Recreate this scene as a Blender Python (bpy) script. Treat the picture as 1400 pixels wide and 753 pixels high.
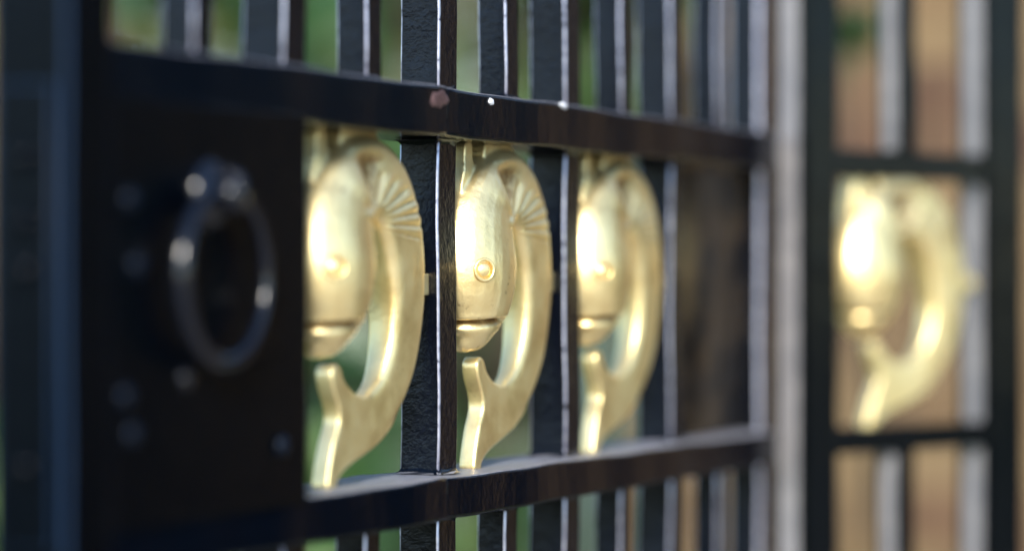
import bpy, bmesh, math, random
import numpy as np
from mathutils import Vector, Matrix
R = math.radians
S = bpy.context.scene
for o in list(bpy.data.objects): bpy.data.objects.remove(o)
C = S.collection
random.seed(7); rng = np.random.default_rng(7)

# ------------------------------------------------------------------ camera, sky, sun, exposure
EYE = 1.05
cam = bpy.data.cameras.new('camera'); camo = bpy.data.objects.new('camera', cam); C.objects.link(camo)
camo.location = (0, 0, EYE); camo.rotation_euler = (R(90), 0, 0)
cam.sensor_width = 36; cam.lens = 4068 / 1400 * 36; cam.shift_y = 8.5 / 1400
cam.clip_start = 0.05; cam.clip_end = 2000
cam.dof.use_dof = True; cam.dof.focus_distance = 1.392; cam.dof.aperture_fstop = 2.3
S.camera = camo
SUN_DIR = Vector((-0.07, -0.998, 0.0)).normalized(); SUN_EL = R(27)
w = bpy.data.worlds.new("World"); S.world = w; w.use_nodes = True
nt = w.node_tree; bg = nt.nodes['Background']; sky = nt.nodes.new('ShaderNodeTexSky')
sky.sky_type = 'NISHITA'; sky.sun_disc = False; sky.sun_elevation = SUN_EL
sky.sun_rotation = math.atan2(SUN_DIR.x, SUN_DIR.y); sky.air_density = 1.0; sky.dust_density = 0.2; sky.ozone_density = 2.5
nt.links.new(sky.outputs[0], bg.inputs[0]); bg.inputs[1].default_value = 0.10
sl = bpy.data.lights.new('sun', 'SUN'); sl.energy = 2.2; sl.angle = R(14); sl.color = (1, .93, .82)
so = bpy.data.objects.new('sun', sl); C.objects.link(so)
L = Vector((SUN_DIR.x * math.cos(SUN_EL), SUN_DIR.y * math.cos(SUN_EL), math.sin(SUN_EL)))
so.rotation_euler = L.to_track_quat('Z', 'Y').to_euler(); so.location = (-3, -3, 6)
S.view_settings.view_transform = 'Standard'; S.view_settings.look = 'None'
S.view_settings.exposure = 1.85; S.view_settings.gamma = 1
S.cycles.use_denoising = True
S.cycles.max_bounces = 8; S.cycles.sample_clamp_indirect = 8

# ------------------------------------------------------------------ materials
def mat(name, base=(.5, .5, .5), rough=.5, metal=0., spec=.5):
    m = bpy.data.materials.new(name); m.use_nodes = True
    p = m.node_tree.nodes['Principled BSDF']
    p.inputs['Base Color'].default_value = (*base, 1); p.inputs['Roughness'].default_value = rough
    p.inputs['Metallic'].default_value = metal; p.inputs['Specular IOR Level'].default_value = spec
    return m, m.node_tree, p
def N(t, typ, **k):
    n = t.nodes.new(typ)
    for a, v in k.items(): setattr(n, a, v)
    return n
def noise(t, scale, detail=4, rough=.6, coord=None):
    n = N(t, 'ShaderNodeTexNoise'); n.inputs['Scale'].default_value = scale
    n.inputs['Detail'].default_value = detail; n.inputs['Roughness'].default_value = rough
    if coord is not None: t.links.new(coord, n.inputs['Vector'])
    return n.outputs['Fac']
def ramp(t, fac, stops):
    r = N(t, 'ShaderNodeValToRGB'); e = r.color_ramp.elements
    while len(e) < len(stops): e.new(.5)
    for q, (p, c) in zip(e, stops): q.position = p; q.color = (*c, 1) if len(c) == 3 else c
    t.links.new(fac, r.inputs[0]); return r.outputs[0]
def bump(t, p, h, strength, dist, prev=None):
    b = N(t, 'ShaderNodeBump'); b.inputs['Strength'].default_value = strength; b.inputs['Distance'].default_value = dist
    t.links.new(h, b.inputs['Height'])
    if prev is not None: t.links.new(prev, b.inputs['Normal'])
    t.links.new(b.outputs[0], p.inputs['Normal']); return b.outputs[0]
def maprange(t, fac, a, b, c, d):
    m = N(t, 'ShaderNodeMapRange')
    for i, v in enumerate((a, b, c, d)): m.inputs[i + 1].default_value = v
    t.links.new(fac, m.inputs[0]); return m.outputs[0]

def black_paint(name, base, r0, r1, bs, dust=None):
    m, t, p = mat(name, base, .2, 0., .13)
    oc = N(t, 'ShaderNodeNewGeometry').outputs['Position']
    n1 = noise(t, 210, 5, .65, oc); n2 = noise(t, 38, 3, .5, oc); n3 = noise(t, 900, 2, .5, oc)
    t.links.new(maprange(t, n2, .35, .7, r0, r1), p.inputs['Roughness'])
    t.links.new(ramp(t, n3, [(.55, base), (.78, tuple(c * 2.5 + .001 for c in base))]), p.inputs['Base Color'])
    if dust:                                     # dust and wear on upward faces, tone also holds the pale sky sheen
        sx = N(t, 'ShaderNodeSeparateXYZ'); t.links.new(N(t, 'ShaderNodeNewGeometry').outputs['True Normal'], sx.inputs[0])
        k = maprange(t, sx.outputs['Z'], .75, .95, 0, 1)
        kk = N(t, 'ShaderNodeMath', operation='MULTIPLY'); t.links.new(k, kk.inputs[0]); t.links.new(maprange(t, n1, .3, .6, .55, 1), kk.inputs[1])
        for sock, val in (('Base Color', (*dust, 1)), ('Roughness', .42)):
            old = p.inputs[sock].links[0].from_socket
            mx = N(t, 'ShaderNodeMix', data_type='RGBA' if sock == 'Base Color' else 'FLOAT')
            ia, ib, io = (6, 7, 2) if sock == 'Base Color' else (2, 3, 0)
            t.links.new(kk.outputs[0], mx.inputs[0]); t.links.new(old, mx.inputs[ia]); mx.inputs[ib].default_value = val
            t.links.new(mx.outputs[io], p.inputs[sock])
    b1 = bump(t, p, n2, .3, .0010); b2 = bump(t, p, n1, bs, .0012, b1); bump(t, p, n3, bs * .6, .0004, b2)
    return m
M = {}
M['lock'] = black_paint('black_lock_paint', (.0003, .0009, .0022), .10, .22, .35); M['lock'].node_tree.nodes['Principled BSDF'].inputs['Specular IOR Level'].default_value = .10
M['paint'] = black_paint('black_gloss_paint', (.0010, .0017, .0046), .08, .16, .42)
M['paint'].node_tree.nodes['Principled BSDF'].inputs['Specular IOR Level'].default_value = .26
M['rail'] = black_paint('black_rail_paint', (.0010, .0019, .0046), .08, .17, .14, (.24, .24, .27))
m, t, p = mat('glint_edge_metal', (.36, .37, .46), .30, .85)  # sky glints along the edges put into a pale broken bevel colour
oc = N(t, 'ShaderNodeNewGeometry').outputs['Position']
t.links.new(ramp(t, noise(t, 260, 4, .6, oc), [(.30, (.006, .006, .012)), (.42, (.34, .35, .46)), (.8, (.60, .60, .70))]), p.inputs['Base Color'])
M['edge'] = m
M['edge_dark'] = mat('blue_glare_edge', (.008, .020, .046), .4, .0, .1)[0]  # blue bevel colour stands in for sky glare on the leading stile
m, t, p = mat('gilded_metal', (.90, .72, .34), .28, .87)
oc = N(t, 'ShaderNodeNewGeometry').outputs['Position']
n1 = noise(t, 48, 5, .6, oc); n2 = noise(t, 420, 4, .6, oc); n3 = noise(t, 150, 6, .7, oc)
gc = ramp(t, n1, [(.25, (.80, .57, .23)), (.5, (.97, .77, .37)), (.8, (.98, .84, .47))])
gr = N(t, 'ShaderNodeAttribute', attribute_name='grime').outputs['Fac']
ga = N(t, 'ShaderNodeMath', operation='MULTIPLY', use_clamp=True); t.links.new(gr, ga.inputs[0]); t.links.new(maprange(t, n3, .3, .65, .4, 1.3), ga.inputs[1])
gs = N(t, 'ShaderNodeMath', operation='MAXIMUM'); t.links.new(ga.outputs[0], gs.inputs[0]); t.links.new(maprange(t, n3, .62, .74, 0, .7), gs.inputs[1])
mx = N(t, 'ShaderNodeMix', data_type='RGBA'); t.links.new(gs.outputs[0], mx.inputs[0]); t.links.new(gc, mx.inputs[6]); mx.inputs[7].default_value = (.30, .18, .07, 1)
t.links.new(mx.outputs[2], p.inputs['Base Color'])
t.links.new(maprange(t, n1, .3, .7, .33, .46), p.inputs['Roughness'])
p.inputs['Coat Weight'].default_value = .35; p.inputs['Coat Roughness'].default_value = .16
b1 = bump(t, p, n1, .35, .002); sc = N(t, 'ShaderNodeMapping'); sc.inputs['Scale'].default_value = (260, 260, 34); sc.inputs['Rotation'].default_value = (.5, .3, 0); t.links.new(oc, sc.inputs[0])
n4 = noise(t, 1.0, 3, .6, sc.outputs[0])
b2 = bump(t, p, n2, .26, .0007, b1); bump(t, p, n4, .18, .0005, b2)
M['gold'] = m
m, t, p = mat('grey_glare_strip', (.55, .52, .52), .42, .25)  # pale grey stands in for glare on the side faces of the uprights
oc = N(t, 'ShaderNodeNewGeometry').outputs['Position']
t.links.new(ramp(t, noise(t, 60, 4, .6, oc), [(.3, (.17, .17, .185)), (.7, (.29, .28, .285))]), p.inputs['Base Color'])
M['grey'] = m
m, t, p = mat('brown_glow_plate', (.01, .007, .004), .22, 0., .2)  # blurred warm reflection put into the plate as mottled brown
oc = N(t, 'ShaderNodeNewGeometry').outputs['Position']; n1 = noise(t, 26, 3, .55, oc)
t.links.new(ramp(t, n1, [(.40, (.0015, .0013, .0014)), (.62, (.036, .023, .011))]), p.inputs['Base Color']); bump(t, p, n1, .4, .002)
M['plate'] = m
M['post'] = black_paint('dark_green_black_paint', (.0005, .0012, .0020), .10, .18, .1); M['post'].node_tree.nodes['Principled BSDF'].inputs['Specular IOR Level'].default_value = .12
m, t, p = mat('rust_patch', (.25, .11, .10), .6)
oc = N(t, 'ShaderNodeNewGeometry').outputs['Position']
t.links.new(ramp(t, noise(t, 300, 4, .6, oc), [(.35, (.035, .014, .013)), (.65, (.12, .065, .062))]), p.inputs['Base Color']); M['rust'] = m
M['drip_glint'] = mat('pale_drip_glint', (.62, .64, .68), .45)[0]  # pale colour puts the white glint onto the paint drips
m, t, p = mat('lock_steel', (.003, .004, .008), .14, 0., .45); M['steel'] = m
M['bolt'] = mat('blue_black_bolt', (.002, .005, .012), .35, 0., .12)[0]
m, t, p = mat('mortar', (.15, .105, .06), .9)
oc = N(t, 'ShaderNodeNewGeometry').outputs['Position']; bump(t, p, noise(t, 90, 4, .6, oc), .6, .004); M['mortar'] = m
m, t, p = mat('stock_brick', (.4, .27, .15), .85)
g = N(t, 'ShaderNodeNewGeometry'); rr = g.outputs['Random Per Island']
col = ramp(t, rr, [(0, (.075, .034, .019)), (.28, (.115, .062, .030)), (.45, (.155, .100, .045)), (.75, (.175, .118, .056)), (1, (.11, .066, .030))])
nn = noise(t, 40, 5, .65, g.outputs['Position'])
mx = N(t, 'ShaderNodeMix', data_type='RGBA', blend_type='MULTIPLY'); mx.inputs[0].default_value = 1
t.links.new(col, mx.inputs[6]); t.links.new(ramp(t, nn, [(.25, (.6, .6, .6)), (.75, (1.15, 1.15, 1.15))]), mx.inputs[7])
t.links.new(mx.outputs[2], p.inputs['Base Color']); bump(t, p, nn, .5, .004); M['brick'] = m
m, t, p = mat('coping_stone', (.42, .40, .36), .8)
oc = N(t, 'ShaderNodeNewGeometry').outputs['Position']; bump(t, p, noise(t, 60, 4, .6, oc), .5, .004); M['stone'] = m
def leaf_mat(name, stops, rough=.38):
    m, t, p = mat(name, (.06, .12, .03), rough)
    g = N(t, 'ShaderNodeNewGeometry')
    t.links.new(ramp(t, g.outputs['Random Per Island'], stops), p.inputs['Base Color'])
    tr = N(t, 'ShaderNodeBsdfTranslucent'); ms = N(t, 'ShaderNodeMixShader'); ms.inputs[0].default_value = .25
    t.links.new(p.inputs['Base Color'].links[0].from_socket, tr.inputs[0])
    t.links.new(p.outputs[0], ms.inputs[1]); t.links.new(tr.outputs[0], ms.inputs[2])
    t.links.new(ms.outputs[0], t.nodes['Material Output'].inputs[0]); return m
M['laurel'] = leaf_mat('laurel_leaf', [(0, (.025, .065, .025)), (.45, (.045, .11, .035)), (.8, (.09, .16, .05)), (1, (.18, .23, .10))], .32)
M['lime'] = leaf_mat('pale_leaf', [(0, (.09, .13, .025)), (.5, (.17, .20, .05)), (1, (.26, .25, .08))], .4)
M['silver'] = leaf_mat('pale_gap_leaf', [(0, (.22, .32, .22)), (.6, (.32, .43, .33)), (1, (.45, .52, .44))], .45)  # pale leaf colour stands in for bright sky patches among the foliage
M['dark'] = leaf_mat('evergreen_leaf', [(0, (.006, .015, .009)), (.6, (.010, .025, .012)), (1, (.018, .038, .018))], .75)
M['dark'].node_tree.nodes['Principled BSDF'].inputs['Specular IOR Level'].default_value = .12
m, t, p = mat('bark', (.10, .075, .05), .9)
oc = N(t, 'ShaderNodeTexCoord').outputs['Object']; bump(t, p, noise(t, 40, 5, .7, oc), .7, .01); M['bark'] = m
m, t, p = mat('garden_ground', (.09, .10, .05), .95)
oc = N(t, 'ShaderNodeNewGeometry').outputs['Position']; n1 = noise(t, 3, 8, .65, oc)
t.links.new(ramp(t, n1, [(.35, (.05, .07, .025)), (.6, (.09, .11, .04)), (.75, (.15, .12, .08))]), p.inputs['Base Color']); bump(t, p, n1, .5, .03); M['ground'] = m
m, t, p = mat('paving', (.30, .28, .25), .85)
oc = N(t, 'ShaderNodeNewGeometry').outputs['Position']; n1 = noise(t, 9, 7, .65, oc)
t.links.new(ramp(t, n1, [(.3, (.22, .20, .18)), (.7, (.36, .33, .29))]), p.inputs['Base Color']); bump(t, p, n1, .3, .01); M['paving'] = m

# ------------------------------------------------------------------ helpers
def link(name, mesh, mats, parent=None, smooth=False):
    for q in (mats if isinstance(mats, (list, tuple)) else [mats]): mesh.materials.append(q)
    if smooth: mesh.polygons.foreach_set('use_smooth', [True] * len(mesh.polygons))
    o = bpy.data.objects.new(name, mesh); C.objects.link(o)
    if parent is not None: o.parent = parent
    return o
def from_bm(name, bm, mats, parent=None, smooth=False):
    me = bpy.data.meshes.new(name); bm.to_mesh(me); bm.free()
    return link(name, me, mats, parent, smooth)
def tag(o, label=None, cat=None, group=None, kind=None):
    if label: o['label'] = label
    if cat: o['category'] = cat
    if group: o['group'] = group
    if kind: o['kind'] = kind
    return o
def thing(name, label, cat, loc, rz=0, group=None):
    o = bpy.data.objects.new(name, None); o.empty_display_size = .1; C.objects.link(o)
    o.location = loc; o.rotation_euler = (0, 0, rz); return tag(o, label, cat, group)
def box_bm(x0, x1, y0, y1, z0, z1, bev=0.0015, seg=2, edge_only_vertical=False, wob=0, cuts=0):
    """bevelled bar; bevel faces get material slot 1"""
    bm = bmesh.new()
    vs = [bm.verts.new((x, y, z)) for z in (z0, z1) for y in (y0, y1) for x in (x0, x1)]
    for f in ((0, 2, 3, 1), (4, 5, 7, 6), (0, 1, 5, 4), (2, 6, 7, 3), (0, 4, 6, 2), (1, 3, 7, 5)): bm.faces.new([vs[i] for i in f])
    if bev:
        r = bmesh.ops.bevel(bm, geom=list(bm.edges), offset=bev, segments=seg, profile=.5, affect='EDGES', clamp_overlap=True)
        for f in r['faces']: f.material_index = 1; f.smooth = True
    if cuts:
        d = max((x1 - x0, 0), (y1 - y0, 1), (z1 - z0, 2))[1]
        lo, hi = ((x0, x1), (y0, y1), (z0, z1))[d]
        for k in range(1, cuts):
            no = [0, 0, 0]; no[d] = 1; co = [0, 0, 0]; co[d] = lo + (hi - lo) * k / cuts
            bmesh.ops.bisect_plane(bm, geom=bm.verts[:] + bm.edges[:] + bm.faces[:], plane_co=co, plane_no=no)
        if wob:
            for v in bm.verts:
                q = v.co[d] * 23
                for a in range(3):
                    if a != d: v.co[a] += wob * (math.sin(q * 1.7 + a * 2 + x0 * 90) + .6 * math.sin(q * 4.3 + a + x0 * 40)) * .5
    return bm
def lathe_bm(profile, seg=16, axis='y', loc=(0, 0, 0)):
    """profile: (radius, height) along the axis"""
    bm = bmesh.new(); rings = []
    for r, h in profile:
        ring = []
        for k in range(seg):
            a = 2 * math.pi * k / seg; c, s = math.cos(a) * r, math.sin(a) * r
            q = (c, -h, s) if axis == 'y' else (-h, c, s) if axis == 'x' else (c, s, h)
            ring.append(bm.verts.new((q[0] + loc[0], q[1] + loc[1], q[2] + loc[2])))
        rings.append(ring)
    for a, b in zip(rings, rings[1:]):
        for k in range(seg): bm.faces.new((a[k], a[(k + 1) % seg], b[(k + 1) % seg], b[k]))
    bm.faces.new(rings[0][::-1]); bm.faces.new(rings[-1])
    bmesh.ops.recalc_face_normals(bm, faces=bm.faces); return bm
def torus_bm(Rm, rm, loc, seg=48, ms=12, wob=0., axis='y'):
    bm = bmesh.new(); G = []
    for i in range(seg):
        a = 2 * math.pi * i / seg; row = []
        rr = rm * (1 + wob * math.sin(a - 1.57))
        for j in range(ms):
            b = 2 * math.pi * j / ms
            row.append(bm.verts.new((loc[0] + (Rm + rr * math.cos(b)) * math.cos(a), loc[1] + rr * math.sin(b), loc[2] + (Rm + rr * math.cos(b)) * math.sin(a))))
        G.append(row)
    for i in range(seg):
        for j in range(ms): bm.faces.new((G[i][j], G[(i + 1) % seg][j], G[(i + 1) % seg][(j + 1) % ms], G[i][(j + 1) % ms]))
    bmesh.ops.recalc_face_normals(bm, faces=bm.faces); return bm
def tube(bm, pts, radii, seg=8):
    rings = []
    for i, (p, r) in enumerate(zip(pts, radii)):
        p = Vector(p); d = (Vector(pts[min(i + 1, len(pts) - 1)]) - Vector(pts[max(i - 1, 0)])).normalized()
        a = d.cross(Vector((.3, .9, .2))).normalized(); b = d.cross(a)
        rings.append([bm.verts.new(p + (a * math.cos(2 * math.pi * k / seg) + b * math.sin(2 * math.pi * k / seg)) * r) for k in range(seg)])
    for a, b in zip(rings, rings[1:]):
        for k in range(seg): bm.faces.new((a[k], a[(k + 1) % seg], b[(k + 1) % seg], b[k]))
    bm.faces.new(rings[0][::-1]); bm.faces.new(rings[-1])

# ------------------------------------------------------------------ ground
def sheet(name, x0, x1, y0, y1, z, m):
    me = bpy.data.meshes.new(name); me.from_pydata([(x0, y0, z), (x1, y0, z), (x1, y1, z), (x0, y1, z)], [], [(0, 1, 2, 3)])
    return tag(link(name, me, m), kind='structure')
sheet('ground', -500, 500, -500, 500, 0, M['ground'])
sheet('pavement', -.5, 30, -30, 2.6, .004, M['paving'])

# ------------------------------------------------------------------ the gilded fish (metres; x along the gate, y = -out, z up; origin at cell centre)
def catmull(P, n):
    P = np.array(P, float); out = []
    for i in range(len(P) - 1):
        p0, p1, p2, p3 = P[max(i - 1, 0)], P[i], P[i + 1], P[min(i + 2, len(P) - 1)]
        for k in range(n):
            t = k / n
            out.append(.5 * ((2 * p1) + (-p0 + p2) * t + (2 * p0 - 5 * p1 + 4 * p2 - p3) * t * t + (-p0 + 3 * p1 - 3 * p2 + p3) * t ** 3))
    out.append(P[-1]); return np.array(out)
def fish_mesh():
    bm = bmesh.new()
    sp = [(-39, -33, 3, 2.5), (-38.5, -30.5, 8, 6.5), (-36.8, -25, 14.2, 13), (-35, -12, 23, 20.8), (-34.2, 6, 28, 23.4), (-30.5, 25, 26, 20.8), (-19, 40, 22.5, 17),
          (1, 45, 19.5, 13.5), (19, 38.5, 18, 11.8), (32, 22, 17.5, 10.4), (38, 1, 16, 9.4), (38, -19, 14.2, 8.3), (33, -37, 13, 7.2), (22, -52, 11.5, 5.8), (6, -61, 11, 4.3), (-8, -64, 10, 3.2)]
    P = catmull(sp, 6); seg = 28; rings = []
    for i, (u, v, a, b) in enumerate(P):
        d = P[min(i + 1, len(P) - 1)][:2] - P[max(i - 1, 0)][:2]; d /= np.linalg.norm(d); n = np.array((d[1], -d[0]))
        ring = []
        for k in range(seg):
            th = 2 * math.pi * k / seg; c, s = math.cos(th), math.sin(th); e = 2 / (2.2 if i < 34 else 2.2 + 2.6 * min(1, (i - 34) / 16))
            ca = math.copysign(abs(c) ** e, c) * a; sb = math.copysign(abs(s) ** e, s) * b
            ring.append(bm.verts.new((u + n[0] * ca, -sb, v + n[1] * ca)))
        rings.append(ring)
    for a, b in zip(rings, rings[1:]):
        for k in range(seg): bm.faces.new((a[k], a[(k + 1) % seg], b[(k + 1) % seg], b[k]))
    bm.faces.new(rings[0][::-1]); bm.faces.new(rings[-1])
    def plate(outline, b, n=5):
        q = catmull(outline + [outline[0]], n)[:-1]
        lo = [bm.verts.new((x, b, z)) for x, z in q]; hi = [bm.verts.new((x, -b, z)) for x, z in q]
        K = len(q)
        for k in range(K): bm.faces.new((lo[k], lo[(k + 1) % K], hi[(k + 1) % K], hi[k]))
        bm.faces.new(lo[::-1]); bm.faces.new(hi)
    # tail fluke: flat plate with an S-shaped leading edge
    plate([(-26, -35.5), (-22, -37.5), (-18.5, -43), (-11, -48), (-1, -50.5), (10, -49.5), (20, -45), (28, -41), (36, -50), (29, -63), (16, -71), (3, -75.5), (-11, -79.5),
           (-20, -83), (-25, -86.5), (-26.5, -89.5), (-33.5, -89.5), (-32.5, -82), (-28, -70), (-23, -61), (-24, -54), (-28.5, -46), (-29.8, -39)], 4.3)
    # stem at the top and side tabs that weld the fish to the rail and the bars
    plate([(-30, 50), (-27, 66.5), (-16, 66.5), (2, 66.5), (8, 62), (6, 50), (-12, 46)], 8.0, 3)
    plate([(-50, 30), (-49, 45), (-46, 58), (-44, 66.5), (-37, 66.5), (-36, 58), (-32, 46), (-34, 30)], 5.5, 3)
    for f in list(bm.faces): pass
    for (x0, x1, z, h, b) in ((48, 64.8, -1, 5, 4), (-64.8, -54, -2, 5, 4)):
        vs = [bm.verts.new((x, y, zz)) for zz in (z - h, z + h) for y in (-b, b) for x in (x0, x1)]
        for f in ((0, 2, 3, 1), (4, 5, 7, 6), (0, 1, 5, 4), (2, 6, 7, 3), (0, 4, 6, 2), (1, 3, 7, 5)): bm.faces.new([vs[i] for i in f])
    bmesh.ops.recalc_face_normals(bm, faces=bm.faces)
    me = bpy.data.meshes.new('fish_raw'); bm.to_mesh(me); bm.free()
    o = bpy.data.objects.new('fish_raw', me); C.objects.link(o)
    rm = o.modifiers.new('r', 'REMESH'); rm.mode = 'VOXEL'; rm.voxel_size = .75
    smm = o.modifiers.new('s', 'SMOOTH'); smm.iterations = 4; smm.factor = .5
    dg = bpy.context.evaluated_depsgraph_get()
    out = bpy.data.meshes.new_from_object(o.evaluated_get(dg)); bpy.data.objects.remove(o)
    n = len(out.vertices); co = np.empty(n * 3); no = np.empty(n * 3)
    out.vertices.foreach_get('co', co); out.vertices.foreach_get('normal', no)
    co = co.reshape(-1, 3); no = no.reshape(-1, 3); x, y, z = co.T
    d = np.zeros(n)
    ss = lambda a, b, q: np.clip((q - a) / (b - a), 0, 1) ** 2 * (3 - 2 * np.clip((q - a) / (b - a), 0, 1))
    side = ss(.3, .75, np.abs(no[:, 1]))
    # pleats fanning out over the shoulder from a hub inside the bend
    hx, hz = -10., 25.; fx = (x - hx) * .42; r = np.hypot(fx, z - hz); ang = np.degrees(np.arctan2(z - hz, fx))
    win = ss(6, 12, r) * (1 - ss(20, 26, r)) * ss(-20, -12, ang) * (1 - ss(76, 84, ang)) * side
    ph = (ang + 14) / 15.0
    d += win * (2.4 * (np.abs(np.sin(np.pi * ph)) ** .8 - .62)) * (.45 + .55 * np.clip(r / 24, 0, 1))
    # hollow behind the head, left of the pleats, and the collar edge beside it
    d -= 5.6 * side * np.exp(-((ang - 90) / 11) ** 2) * ss(5, 12, r) * (1 - ss(27, 34, r))
    d += 1.0 * side * np.exp(-((ang - 116) / 9) ** 2) * ss(6, 12, r) * (1 - ss(30, 38, r))
    # hub curl
    d += 1.5 * side * np.exp(-((r - 6.0) / 1.8) ** 2) * ss(50, 100, ang) * (1 - ss(150, 175, ang))
    # mouth slit, lips, brow line and gill line
    zm = -19.0 + .05 * (x + 36)
    inm = (1 - ss(-28, -22, x))
    d -= 4.6 * inm * np.exp(-((z - zm) / 1.6) ** 2)
    d += .5 * inm * np.exp(-((z - zm - 3.2) / 1.8) ** 2) + .2 * inm * np.exp(-((z - zm + 3.6) / 2.0) ** 2)
    co = (co + no * d[:, None]) * .001
    out.vertices.foreach_set('co', co.ravel()); out.update(); out.materials.clear()
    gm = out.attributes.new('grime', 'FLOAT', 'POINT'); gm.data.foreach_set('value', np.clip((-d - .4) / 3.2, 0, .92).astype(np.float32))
    out.name = 'fish_ornament'; return out
FISH = fish_mesh(); FISH.materials.append(M['gold'])
FISH.polygons.foreach_set('use_smooth', [True] * len(FISH.polygons))
def eye_mesh(sgn):
    bm = bmesh.new()
    a = torus_bm(.0050, .0008, (0, 0, 0), 28, 8); me = bpy.data.meshes.new('t'); a.to_mesh(me); a.free(); bm.from_mesh(me)
    a = lathe_bm([(.0040, -.003), (.0037, -.0002), (.0026, .0004), (.0014, .0008), (.0004, .0009)], 20); a.to_mesh(me); a.free(); bm.from_mesh(me)
    m = bpy.data.meshes.new('eye'); bm.to_mesh(m); bm.free(); m.materials.append(M['gold'])
    m.polygons.foreach_set('use_smooth', [True] * len(m.polygons)); return m
EYE_ME = eye_mesh(1)
from mathutils.bvhtree import BVHTree
_bv = BVHTree.FromPolygons([v.co[:] for v in FISH.vertices], [p.vertices[:] for p in FISH.polygons])
def add_fish(parent, x):
    f = bpy.data.objects.new('fish_ornament', FISH); C.objects.link(f); f.parent = parent; f.location = (x, random.uniform(-.0006, .0006), EYE)
    f.rotation_euler = (R(random.uniform(-.5, .5)), R(random.uniform(-.7, .7)), R(random.uniform(-1.4, 1.4)))
    f['label'] = 'gold painted curved fish with raised eye and pleated shoulder'
    for s in (-1, 1):
        hit = _bv.ray_cast(Vector((-.0515 - .02, s * (.0155 + .05), .006)), Vector((.02, -s * .05, 0)).normalized())
        e = bpy.data.objects.new('eye', EYE_ME); C.objects.link(e); e.parent = f
        nrm = hit[1]; e.location = hit[0] + nrm * .0002
        e.rotation_euler = (-nrm).to_track_quat('Y', 'Z').to_euler()
    return f

# ------------------------------------------------------------------ the iron gate, standing ajar
TH = math.atan(1800 / 4068); u = Vector((math.sin(TH), math.cos(TH), 0)); nrm = Vector((math.cos(TH), -math.sin(TH), 0))
D = .15
g0 = Vector((-.6395, 0, 0)) + u * (D * 8.98) - nrm * .010
gate = thing('iron_gate', 'black iron gate standing ajar with round ring handle and three gold fish', 'gate', g0, math.pi / 2 - TH)
TOPZ, BOTZ = 1.95, .10
PM = [M['paint'], M['edge']]; RM = [M['rail'], M['rail']]; BM = [M['paint'], M['paint']]
V = lambda mm: EYE + mm * .001
RAILS = [(V(66), V(88)), (V(-108), V(-89)), (BOTZ, BOTZ + .022), (TOPZ - .022, TOPZ)]
RW = .0215
JOIN = .1345
for i, (z0, z1) in enumerate(RAILS):
    # each rail is two lengths of flat bar welded end to end
    from_bm('rail', box_bm(-.1597, JOIN - .0003, -RW - .0007, RW, z0 - .0004, z1 + .0003, .0016, 2, wob=.0006, cuts=24), RM, gate)
    from_bm('rail', box_bm(JOIN, .5985, -RW, RW, z0, z1, .0016, 2, wob=.0006, cuts=36), RM, gate)
for k in (-1, 4):
    x0 = k * D; sx = (x0, x0 + .020, -.0105, .0105) if k == 4 else (-.191, -.160, -.0258, .006)
    from_bm('stile', box_bm(*sx, BOTZ - .03, TOPZ + .02, .0021 if k == 4 else .0014, 3, wob=.0005, cuts=60), PM if k == 4 else [M['lock'], M['edge_dark']], gate)
gaps = [(RAILS[2][1], RAILS[1][0]), (RAILS[1][1], RAILS[0][0]), (RAILS[0][1], RAILS[3][0])]
E2 = .0006
for k in range(0, 4):
    x0 = k * D
    for gi, (z0, z1) in enumerate(gaps):
        from_bm('bar', box_bm(x0, x0 + .020, -.010, .010, z0 - .002, z1 + .002, .0009, 2, wob=.0007, cuts=max(8, int((z1 - z0) / .018))), PM, gate)
        # lumpy paint fillets at the foot of each bar
for k in range(-1, 4):
    x0 = (k + .5) * D + .001
    for gi in (0, 2):
        z0, z1 = gaps[gi]
        from_bm('slim_bar', box_bm(x0, x0 + .015, -.010, .005, z0 - .002, z1 + .002, .0008, 2, wob=.0006, cuts=max(8, int((z1 - z0) / .018))), PM, gate)
# weld beads, one per joint
def bead(x0, x1, y0, y1, z, up):
    bm = bmesh.new(); prof = [(0.0022, 0), (.0009, .0008), (.0001, .0022)]
    K = 28; rings = []
    for off, h in prof:
        ring = []
        for q in range(K):
            a = 2 * math.pi * q / K; c, s = math.cos(a), math.sin(a)
            ex = 2 / 9
            cx = math.copysign(abs(c) ** ex, c); sy = math.copysign(abs(s) ** ex, s)
            o = off * (1 + .5 * math.sin(q * 1.9 + x0 * 77) * math.sin(q * .7))
            ring.append(bm.verts.new(((x0 + x1) / 2 + cx * ((x1 - x0) / 2 + o), (y0 + y1) / 2 + sy * ((y1 - y0) / 2 + o), z + up * h * (1 + .3 * math.sin(q * 2.3 + x0 * 50)))))
        rings.append(ring)
    for a, b in zip(rings, rings[1:]):
        for q in range(K): bm.faces.new((a[q], a[(q + 1) % K], b[(q + 1) % K], b[q]))
    bmesh.ops.recalc_face_normals(bm, faces=bm.faces)
    return from_bm('weld_bead', bm, M['rail'], gate, True)
for k in range(0, 4):
    x0 = k * D
    for (z, up) in ((V(88) + .0004, 1), (V(66) - .0004, -1), (V(-89) + .0004, 1), (V(-108) - .0004, -1)): bead(x0, x0 + .020, -.010, .010, z, up)
for k in range(-1, 4):
    x0 = (k + .5) * D + .001
    for (z, up) in ((V(88) + .0004, 1), (V(-108) - .0004, -1)): bead(x0, x0 + .015, -.010, .005, z, up)
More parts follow.
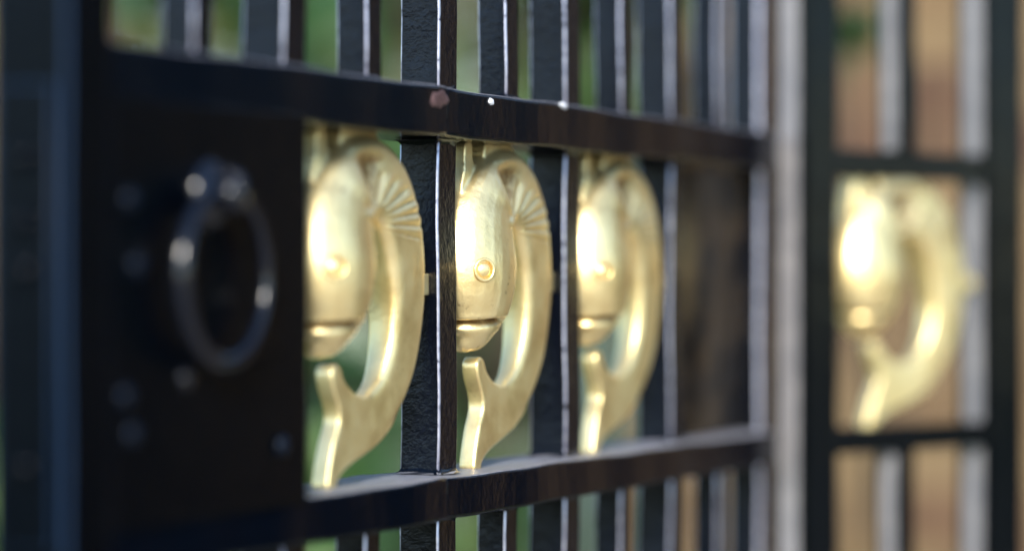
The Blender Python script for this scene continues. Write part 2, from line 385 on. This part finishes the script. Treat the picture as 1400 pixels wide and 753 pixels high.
# lock box between the leading stile and the first bar
lock = from_bm('lock_box', box_bm(-.1594, -.0062, -.0218, .0125, V(-88.6), V(65.4), .001, 2, wob=.0004, cuts=14), [M['lock'], M['lock']], gate)
from_bm('face_plate', box_bm(-.1596, -.0060, -.0240, -.0224, V(-90.4), V(68), .0005, 1), [M['lock'], M['lock']], lock)
for (x, v) in ((-.146, 30), (-.141, 6), (-.149, -42), (-.144, -56), (-.028, -66)):
    from_bm('bolt_head', lathe_bm([(.0042, -.001), (.0042, .0006), (.0034, .0018), (.0018, .0026), (.0004, .0028)], 16, 'y', (x, -.0240, V(v))), M['bolt'], lock, True)
from_bm('keyhole_cover', lathe_bm([(.004, -.001), (.004, .0006), (.003, .0012), (.0004, .0013)], 18, 'y', (-.104, -.0240, V(-37))), M['steel'], lock, True)
# ring handle: boss, eye loop and ring
RX = -.0880
ring = from_bm('ring_handle', torus_bm(.0330, .0032, (RX, -.0316, V(2)), 56, 14, .18), M['steel'], gate, True)
from_bm('handle_boss', lathe_bm([(.0135, -.001), (.0135, .002), (.010, .005), (.007, .006), (.0062, .010), (.0075, .0125), (.0055, .0150), (.0004, .0155)], 24, 'y', (RX, -.0240, V(33.5))), M['steel'], ring, True)
bm = torus_bm(.0068, .0026, (0, 0, 0), 28, 10)
bmesh.ops.rotate(bm, verts=bm.verts, matrix=Matrix.Rotation(math.pi / 2, 3, 'Z')); bmesh.ops.translate(bm, verts=bm.verts, vec=(RX, -.0316, V(35)))
from_bm('handle_loop', bm, M['steel'], ring, True)
# lock faceplate on the leading edge of the gate, with bolts
fp = from_bm('lock_faceplate', box_bm(-.1936, -.1912, -.0220, .0025, V(-95), V(70), .0008, 1), [M['lock'], M['edge_dark']], gate)
for v in (44, 21, 4, -66):
    from_bm('bolt_head', lathe_bm([(.0045, -.0005), (.0045, .001), (.0036, .0026), (.002, .0034), (.0004, .0037)], 16, 'x', (-.1936, -.0105, V(v))), M['lock'], fp, True)
# blank plate closing the last cell
bp = from_bm('blank_plate', box_bm(-.0644, .0644, -.0012, .0012, V(-88.4), V(65.6), .0008, 2, wob=.0008, cuts=20), [M['plate'], M['plate']], gate)
bp.location = (.535, 0, 0); bp.rotation_euler = (0, 0, R(-.8))       # sprung slightly out of line
for k in range(3): add_fish(gate, .085 + .150 * k)
# paint chip at the welded joint, drips under the rail edge
def blob(x, v, rx, rz, th, m, name, y=-RW, seed=0):
    bm = bmesh.new(); K = 18; rings = []
    for q, h in ((1.0, -.0003), (.86, .6), (.5, .95), (.12, 1.0)):
        ring = []
        for k in range(K):
            a = 2 * math.pi * k / K; rr = q * (1 + .22 * math.sin(2 * a + seed) + .13 * math.sin(5 * a + seed * 2))
            ring.append(bm.verts.new((x + rx * rr * math.cos(a), y - (th * h if h > 0 else h), V(v) + rz * rr * math.sin(a))))
        rings.append(ring)
    for a, b in zip(rings, rings[1:]):
        for k in range(K): bm.faces.new((a[k], a[(k + 1) % K], b[(k + 1) % K], b[k]))
    bm.faces.new(rings[-1]); bmesh.ops.recalc_face_normals(bm, faces=bm.faces)
    return from_bm(name, bm, m, gate, True)
blob(.124, 82.0, .0092, .0050, .0004, M['rust'], 'rust_patch', -RW - .0009, 1.)
blob(.183, 84.2, .0022, .0020, .0011, M['drip_glint'], 'paint_drip', -RW, 2.)
blob(.270, 87.0, .0040, .0016, .0015, M['drip_glint'], 'paint_drip', -RW, 3.)

# ------------------------------------------------------------------ the side panel beyond the gate
PH = R(48); Z0 = 1.77
pn = thing('side_panel', 'black iron fence panel at the hinge side holding one gold fish', 'fence panel', ((1104 - 700) / 4068 * Z0, Z0, 0), math.pi / 2 - PH)
PP = [M['post'], M['edge']]
def upright(name, x0, x1, dep, z0, z1, strip=True):
    o = from_bm(name, box_bm(x0, x1, 0, dep, z0, z1, .0012, 2, wob=.0003, cuts=40), [M['post'], M['post']], pn)
    if strip: from_bm('glare_strip', box_bm(x0 - .0022, x0 - .0002, dep * .22, dep * .74, z0 + .002, z1 - .002, .0005, 1, wob=.0003, cuts=40), [M['grey'], M['grey']], o)  # side-face glare added as a thin pale strip
    return o
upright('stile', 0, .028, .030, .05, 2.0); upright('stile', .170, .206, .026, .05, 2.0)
PR = [(V(62.5), V(80)), (V(-104), V(-88)), (.12, .135), (1.9, 1.915)]
for z0, z1 in PR: from_bm('rail', box_bm(.0285, .1675, .001, .020, z0, z1, .0012, 2), [M['post'], M['post']], pn)
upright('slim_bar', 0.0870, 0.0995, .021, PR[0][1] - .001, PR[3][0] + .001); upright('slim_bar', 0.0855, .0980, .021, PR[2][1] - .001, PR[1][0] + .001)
pf = add_fish(pn, .097); pf.location.y = .012
def tabp(x0, x1, v):
    return from_bm('fixing_lug', box_bm(x0, x1, .007, .017, V(v - 3), V(v + 3), .0012, 2), [M['gold'], M['gold']], pn)
tabp(.1585, .1665, -1); 

# ------------------------------------------------------------------ brick wall
wall = thing('brick_wall', 'yellow and red brick garden wall with stone coping behind the gate', 'wall', (1.60, 4.2, 0))
WX0, WX1, WH = -1.43, 1.35, 2.1
from_bm('wall_core', box_bm(WX0 + .004, WX1 - .004, .004, .21, -.05, WH, 0), M['mortar'], wall)
verts, faces = [], []
row = 0; z = .01
while z + .065 < WH:
    x = WX0 - (.1125 if row % 2 else 0)
    while x < WX1 - .01:
        a, b = max(x, WX0) + .005, min(x + .215, WX1) + .0
        if b - a > .03:
            j = rng.uniform(-.002, .002, 6); y0 = -.006 + j[0]; i0 = len(verts); e = .004
            a += j[1]; b += j[2]; z0, z1 = z + j[3] * .5, z + .065 + j[4] * .5
            verts += [(a + e, y0, z0 + e), (b - e, y0, z0 + e), (b - e, y0, z1 - e), (a + e, y0, z1 - e), (a, y0 + e, z0), (b, y0 + e, z0), (b, y0 + e, z1), (a, y0 + e, z1), (a, .1, z0), (b, .1, z0), (b, .1, z1), (a, .1, z1)]
            faces += [(i0, i0 + 1, i0 + 2, i0 + 3)]
            for k in range(4): faces += [(i0 + 4 + k, i0 + 4 + (k + 1) % 4, i0 + (k + 1) % 4, i0 + k), (i0 + 8 + k, i0 + 8 + (k + 1) % 4, i0 + 4 + (k + 1) % 4, i0 + 4 + k)]
        x += .225
    z += .075; row += 1
me = bpy.data.meshes.new('brick_face'); me.from_pydata(verts, [], faces); bo = link('brick_face', me, M['brick'], wall); bo['kind'] = 'stuff'
from_bm('coping', box_bm(WX0 - .02, WX1 + .02, -.04, .25, WH + .001, WH + .07, .012, 2), [M['stone'], M['stone']], wall)

# ------------------------------------------------------------------ planting
def leaf_mesh(name, centers, size, m, up=.5, aspect=.42):
    n = len(centers); c = np.array(centers)
    d = rng.normal(size=(n, 3)); d[:, 2] -= .25; d /= np.linalg.norm(d, axis=1)[:, None]
    nn = rng.normal(size=(n, 3)); nn[:, 2] += up * 2; nn -= (nn * d).sum(1)[:, None] * d; nn /= np.linalg.norm(nn, axis=1)[:, None]
    s = np.cross(d, nn); Ls = (size * rng.uniform(.6, 1.25, n))[:, None]; W = Ls * aspect
    P = np.stack([c - d * Ls * .5, c - d * Ls * .12 + s * W * .5 + nn * W * .12, c + d * Ls * .25 + s * W * .36 + nn * W * .1, c + d * Ls * .5 - nn * Ls * .06,
                  c + d * Ls * .25 - s * W * .36 + nn * W * .1, c - d * Ls * .12 - s * W * .5 + nn * W * .12, c + d * Ls * .05 - nn * W * .05], 1).reshape(-1, 3)
    F = []
    for i in range(n):
        b = i * 7
        F += [(b, b + 6, b + 1), (b + 1, b + 6, b + 3, b + 2), (b, b + 5, b + 6), (b + 5, b + 4, b + 3, b + 6)]
    me = bpy.data.meshes.new(name); me.from_pydata(P.tolist(), [], F); me.materials.append(m); return me
def shrub(name, label, cat, loc, rad, h, n, size, m, group=None, z0=.1, clumps=26, trunk=.02, trunk_h=None, spread=.20):
    t = thing(name, label, cat, loc, 0, group)
    bm = bmesh.new(); cl = []
    th = trunk_h or h * .35
    lean = rng.normal(size=2) * .03
    tube(bm, [(0, 0, -.05), (lean[0], lean[1], th * .6), (lean[0] * 2, lean[1] * 2, th), (lean[0] * 2, lean[1] * 3, h * .8)], [trunk * 1.3, trunk, trunk * .8, trunk * .25])
    for k in range(clumps):
        a = rng.uniform(0, 2 * math.pi); r = rad * math.sqrt(rng.uniform(.05, 1)); zz = z0 + (h - z0) * rng.uniform(0, 1)
        prof = math.sin(math.pi * min(1, max(.12, (zz - z0 + .15 * h) / (h * 1.18 - z0)))) ** .6
        q = np.array((r * prof * math.cos(a), r * prof * math.sin(a), zz)); cl.append(q)
        tube(bm, [(lean[0], lean[1], min(th, zz * .6)), tuple(q * np.array((.5, .5, .82))), tuple(q)], [trunk * .5, trunk * .3, trunk * .12], 5)
    cl = np.array(cl); idx = rng.integers(0, len(cl), n)
    pts = cl[idx] + rng.normal(size=(n, 3)) * np.array((1, 1, .85)) * rad * spread
    pts[:, 2] = np.maximum(pts[:, 2], .04)
    from_bm('stem', bm, M['bark'], t, True)
    o = bpy.data.objects.new('foliage', leaf_mesh('foliage', pts, size, m)); C.objects.link(o); o.parent = t; o['kind'] = 'stuff'
    return t
shrub('laurel_shrub', 'broad glossy green laurel shrub seen between bars nearest the lock', 'shrub', (-.52, 3.35, 0), .46, 1.95, 1500, .13, M['laurel'], 'laurel shrubs behind the gate', clumps=26, spread=.11)
shrub('laurel_shrub', 'glossy green laurel shrub behind the two nearest gold fish', 'shrub', (-.06, 3.9, 0), .40, 1.75, 1100, .13, M['laurel'], 'laurel shrubs behind the gate', clumps=20, spread=.11)
shrub('laurel_shrub', 'laurel shrub beyond the left end of the gate', 'shrub', (-1.35, 3.6, 0), .5, 1.9, 1500, .13, M['laurel'], 'laurel shrubs behind the gate')
shrub('pale_shrub', 'yellow green leafy shrub glimpsed above the upper rail at left', 'shrub', (-.75, 5.2, 0), .6, 2.5, 2600, .10, M['lime'])
shrub('bright_gap_shrub', 'pale grey green shrub added as bright sky patches behind the laurels', 'shrub', (-.10, 5.6, 0), .65, 2.3, 2600, .11, M['silver'])
shrub('green_tree', 'tall leafy green tree behind the laurel shrubs', 'tree', (-1.0, 6.6, 0), 1.5, 4.6, 7000, .15, M['lime'], z0=.5, clumps=70, trunk=.07)
shrub('young_tree', 'slender sapling with green leaves in front of the brick wall', 'tree', (.305, 2.75, 0), .035, 1.50, 130, .065, M['laurel'], z0=1.27, clumps=8, trunk=.004, trunk_h=1.25)
def hedge(name, label, x0, x1, y0, y1, h, n, size, m):
    t = thing(name, label, 'hedge', ((x0 + x1) / 2, (y0 + y1) / 2, 0)); a, b = (x1 - x0) / 2, (y1 - y0) / 2
    bm = bmesh.new()
    k = max(3, int(max(a, b) * 2 / .6))
    for q in range(k):
        f = (q + .5) / k * 2 - 1; px, py = (f * a * .9, 0) if a > b else (0, f * b * .9)
        tube(bm, [(px, py, -.05), (px + rng.normal() * .05, py + rng.normal() * .05, h * .5), (px + rng.normal() * .1, py + rng.normal() * .1, h * .92)], [.035, .025, .008], 6)
    from_bm('stem', bm, M['bark'], t, True)
    p = rng.uniform(-1, 1, (n, 3)); f = rng.integers(0, 5, n); dep = 1 - rng.exponential(.06, n).clip(0, .5)
    for ax, sg, code in ((0, -1, 0), (0, 1, 1), (1, -1, 2), (1, 1, 3), (2, 1, 4)): p[f == code, ax] = sg * dep[f == code]
    wob = .05 * np.sin(p[:, 0] * 9) + .05 * np.sin(p[:, 2] * 7 + p[:, 1] * 5)
    P = np.stack([p[:, 0] * a + wob, p[:, 1] * b + wob, (p[:, 2] * .5 + .5) * h + wob], 1); P[:, 2] = P[:, 2].clip(.03)
    o = bpy.data.objects.new('foliage', leaf_mesh('foliage', P, size, m)); C.objects.link(o); o.parent = t; o['kind'] = 'stuff'
hedge('unseen_evergreen_hedge', 'tall dark evergreen hedge out of view, shaped to darken gate reflections', 3.02, 8.0, 3.0, 4.4, 3.4, 30000, .12, M['dark'])  # unseen; length, density and darkness set for the gate's reflections
hedge('added_dark_hedge', 'dark hedge added out of view to darken reflections in the bars', -8.0, -7.0, -9.0, 5.0, 1.25, 14000, .15, M['dark'])  # unseen hedge added to darken the horizon mirrored in the bars
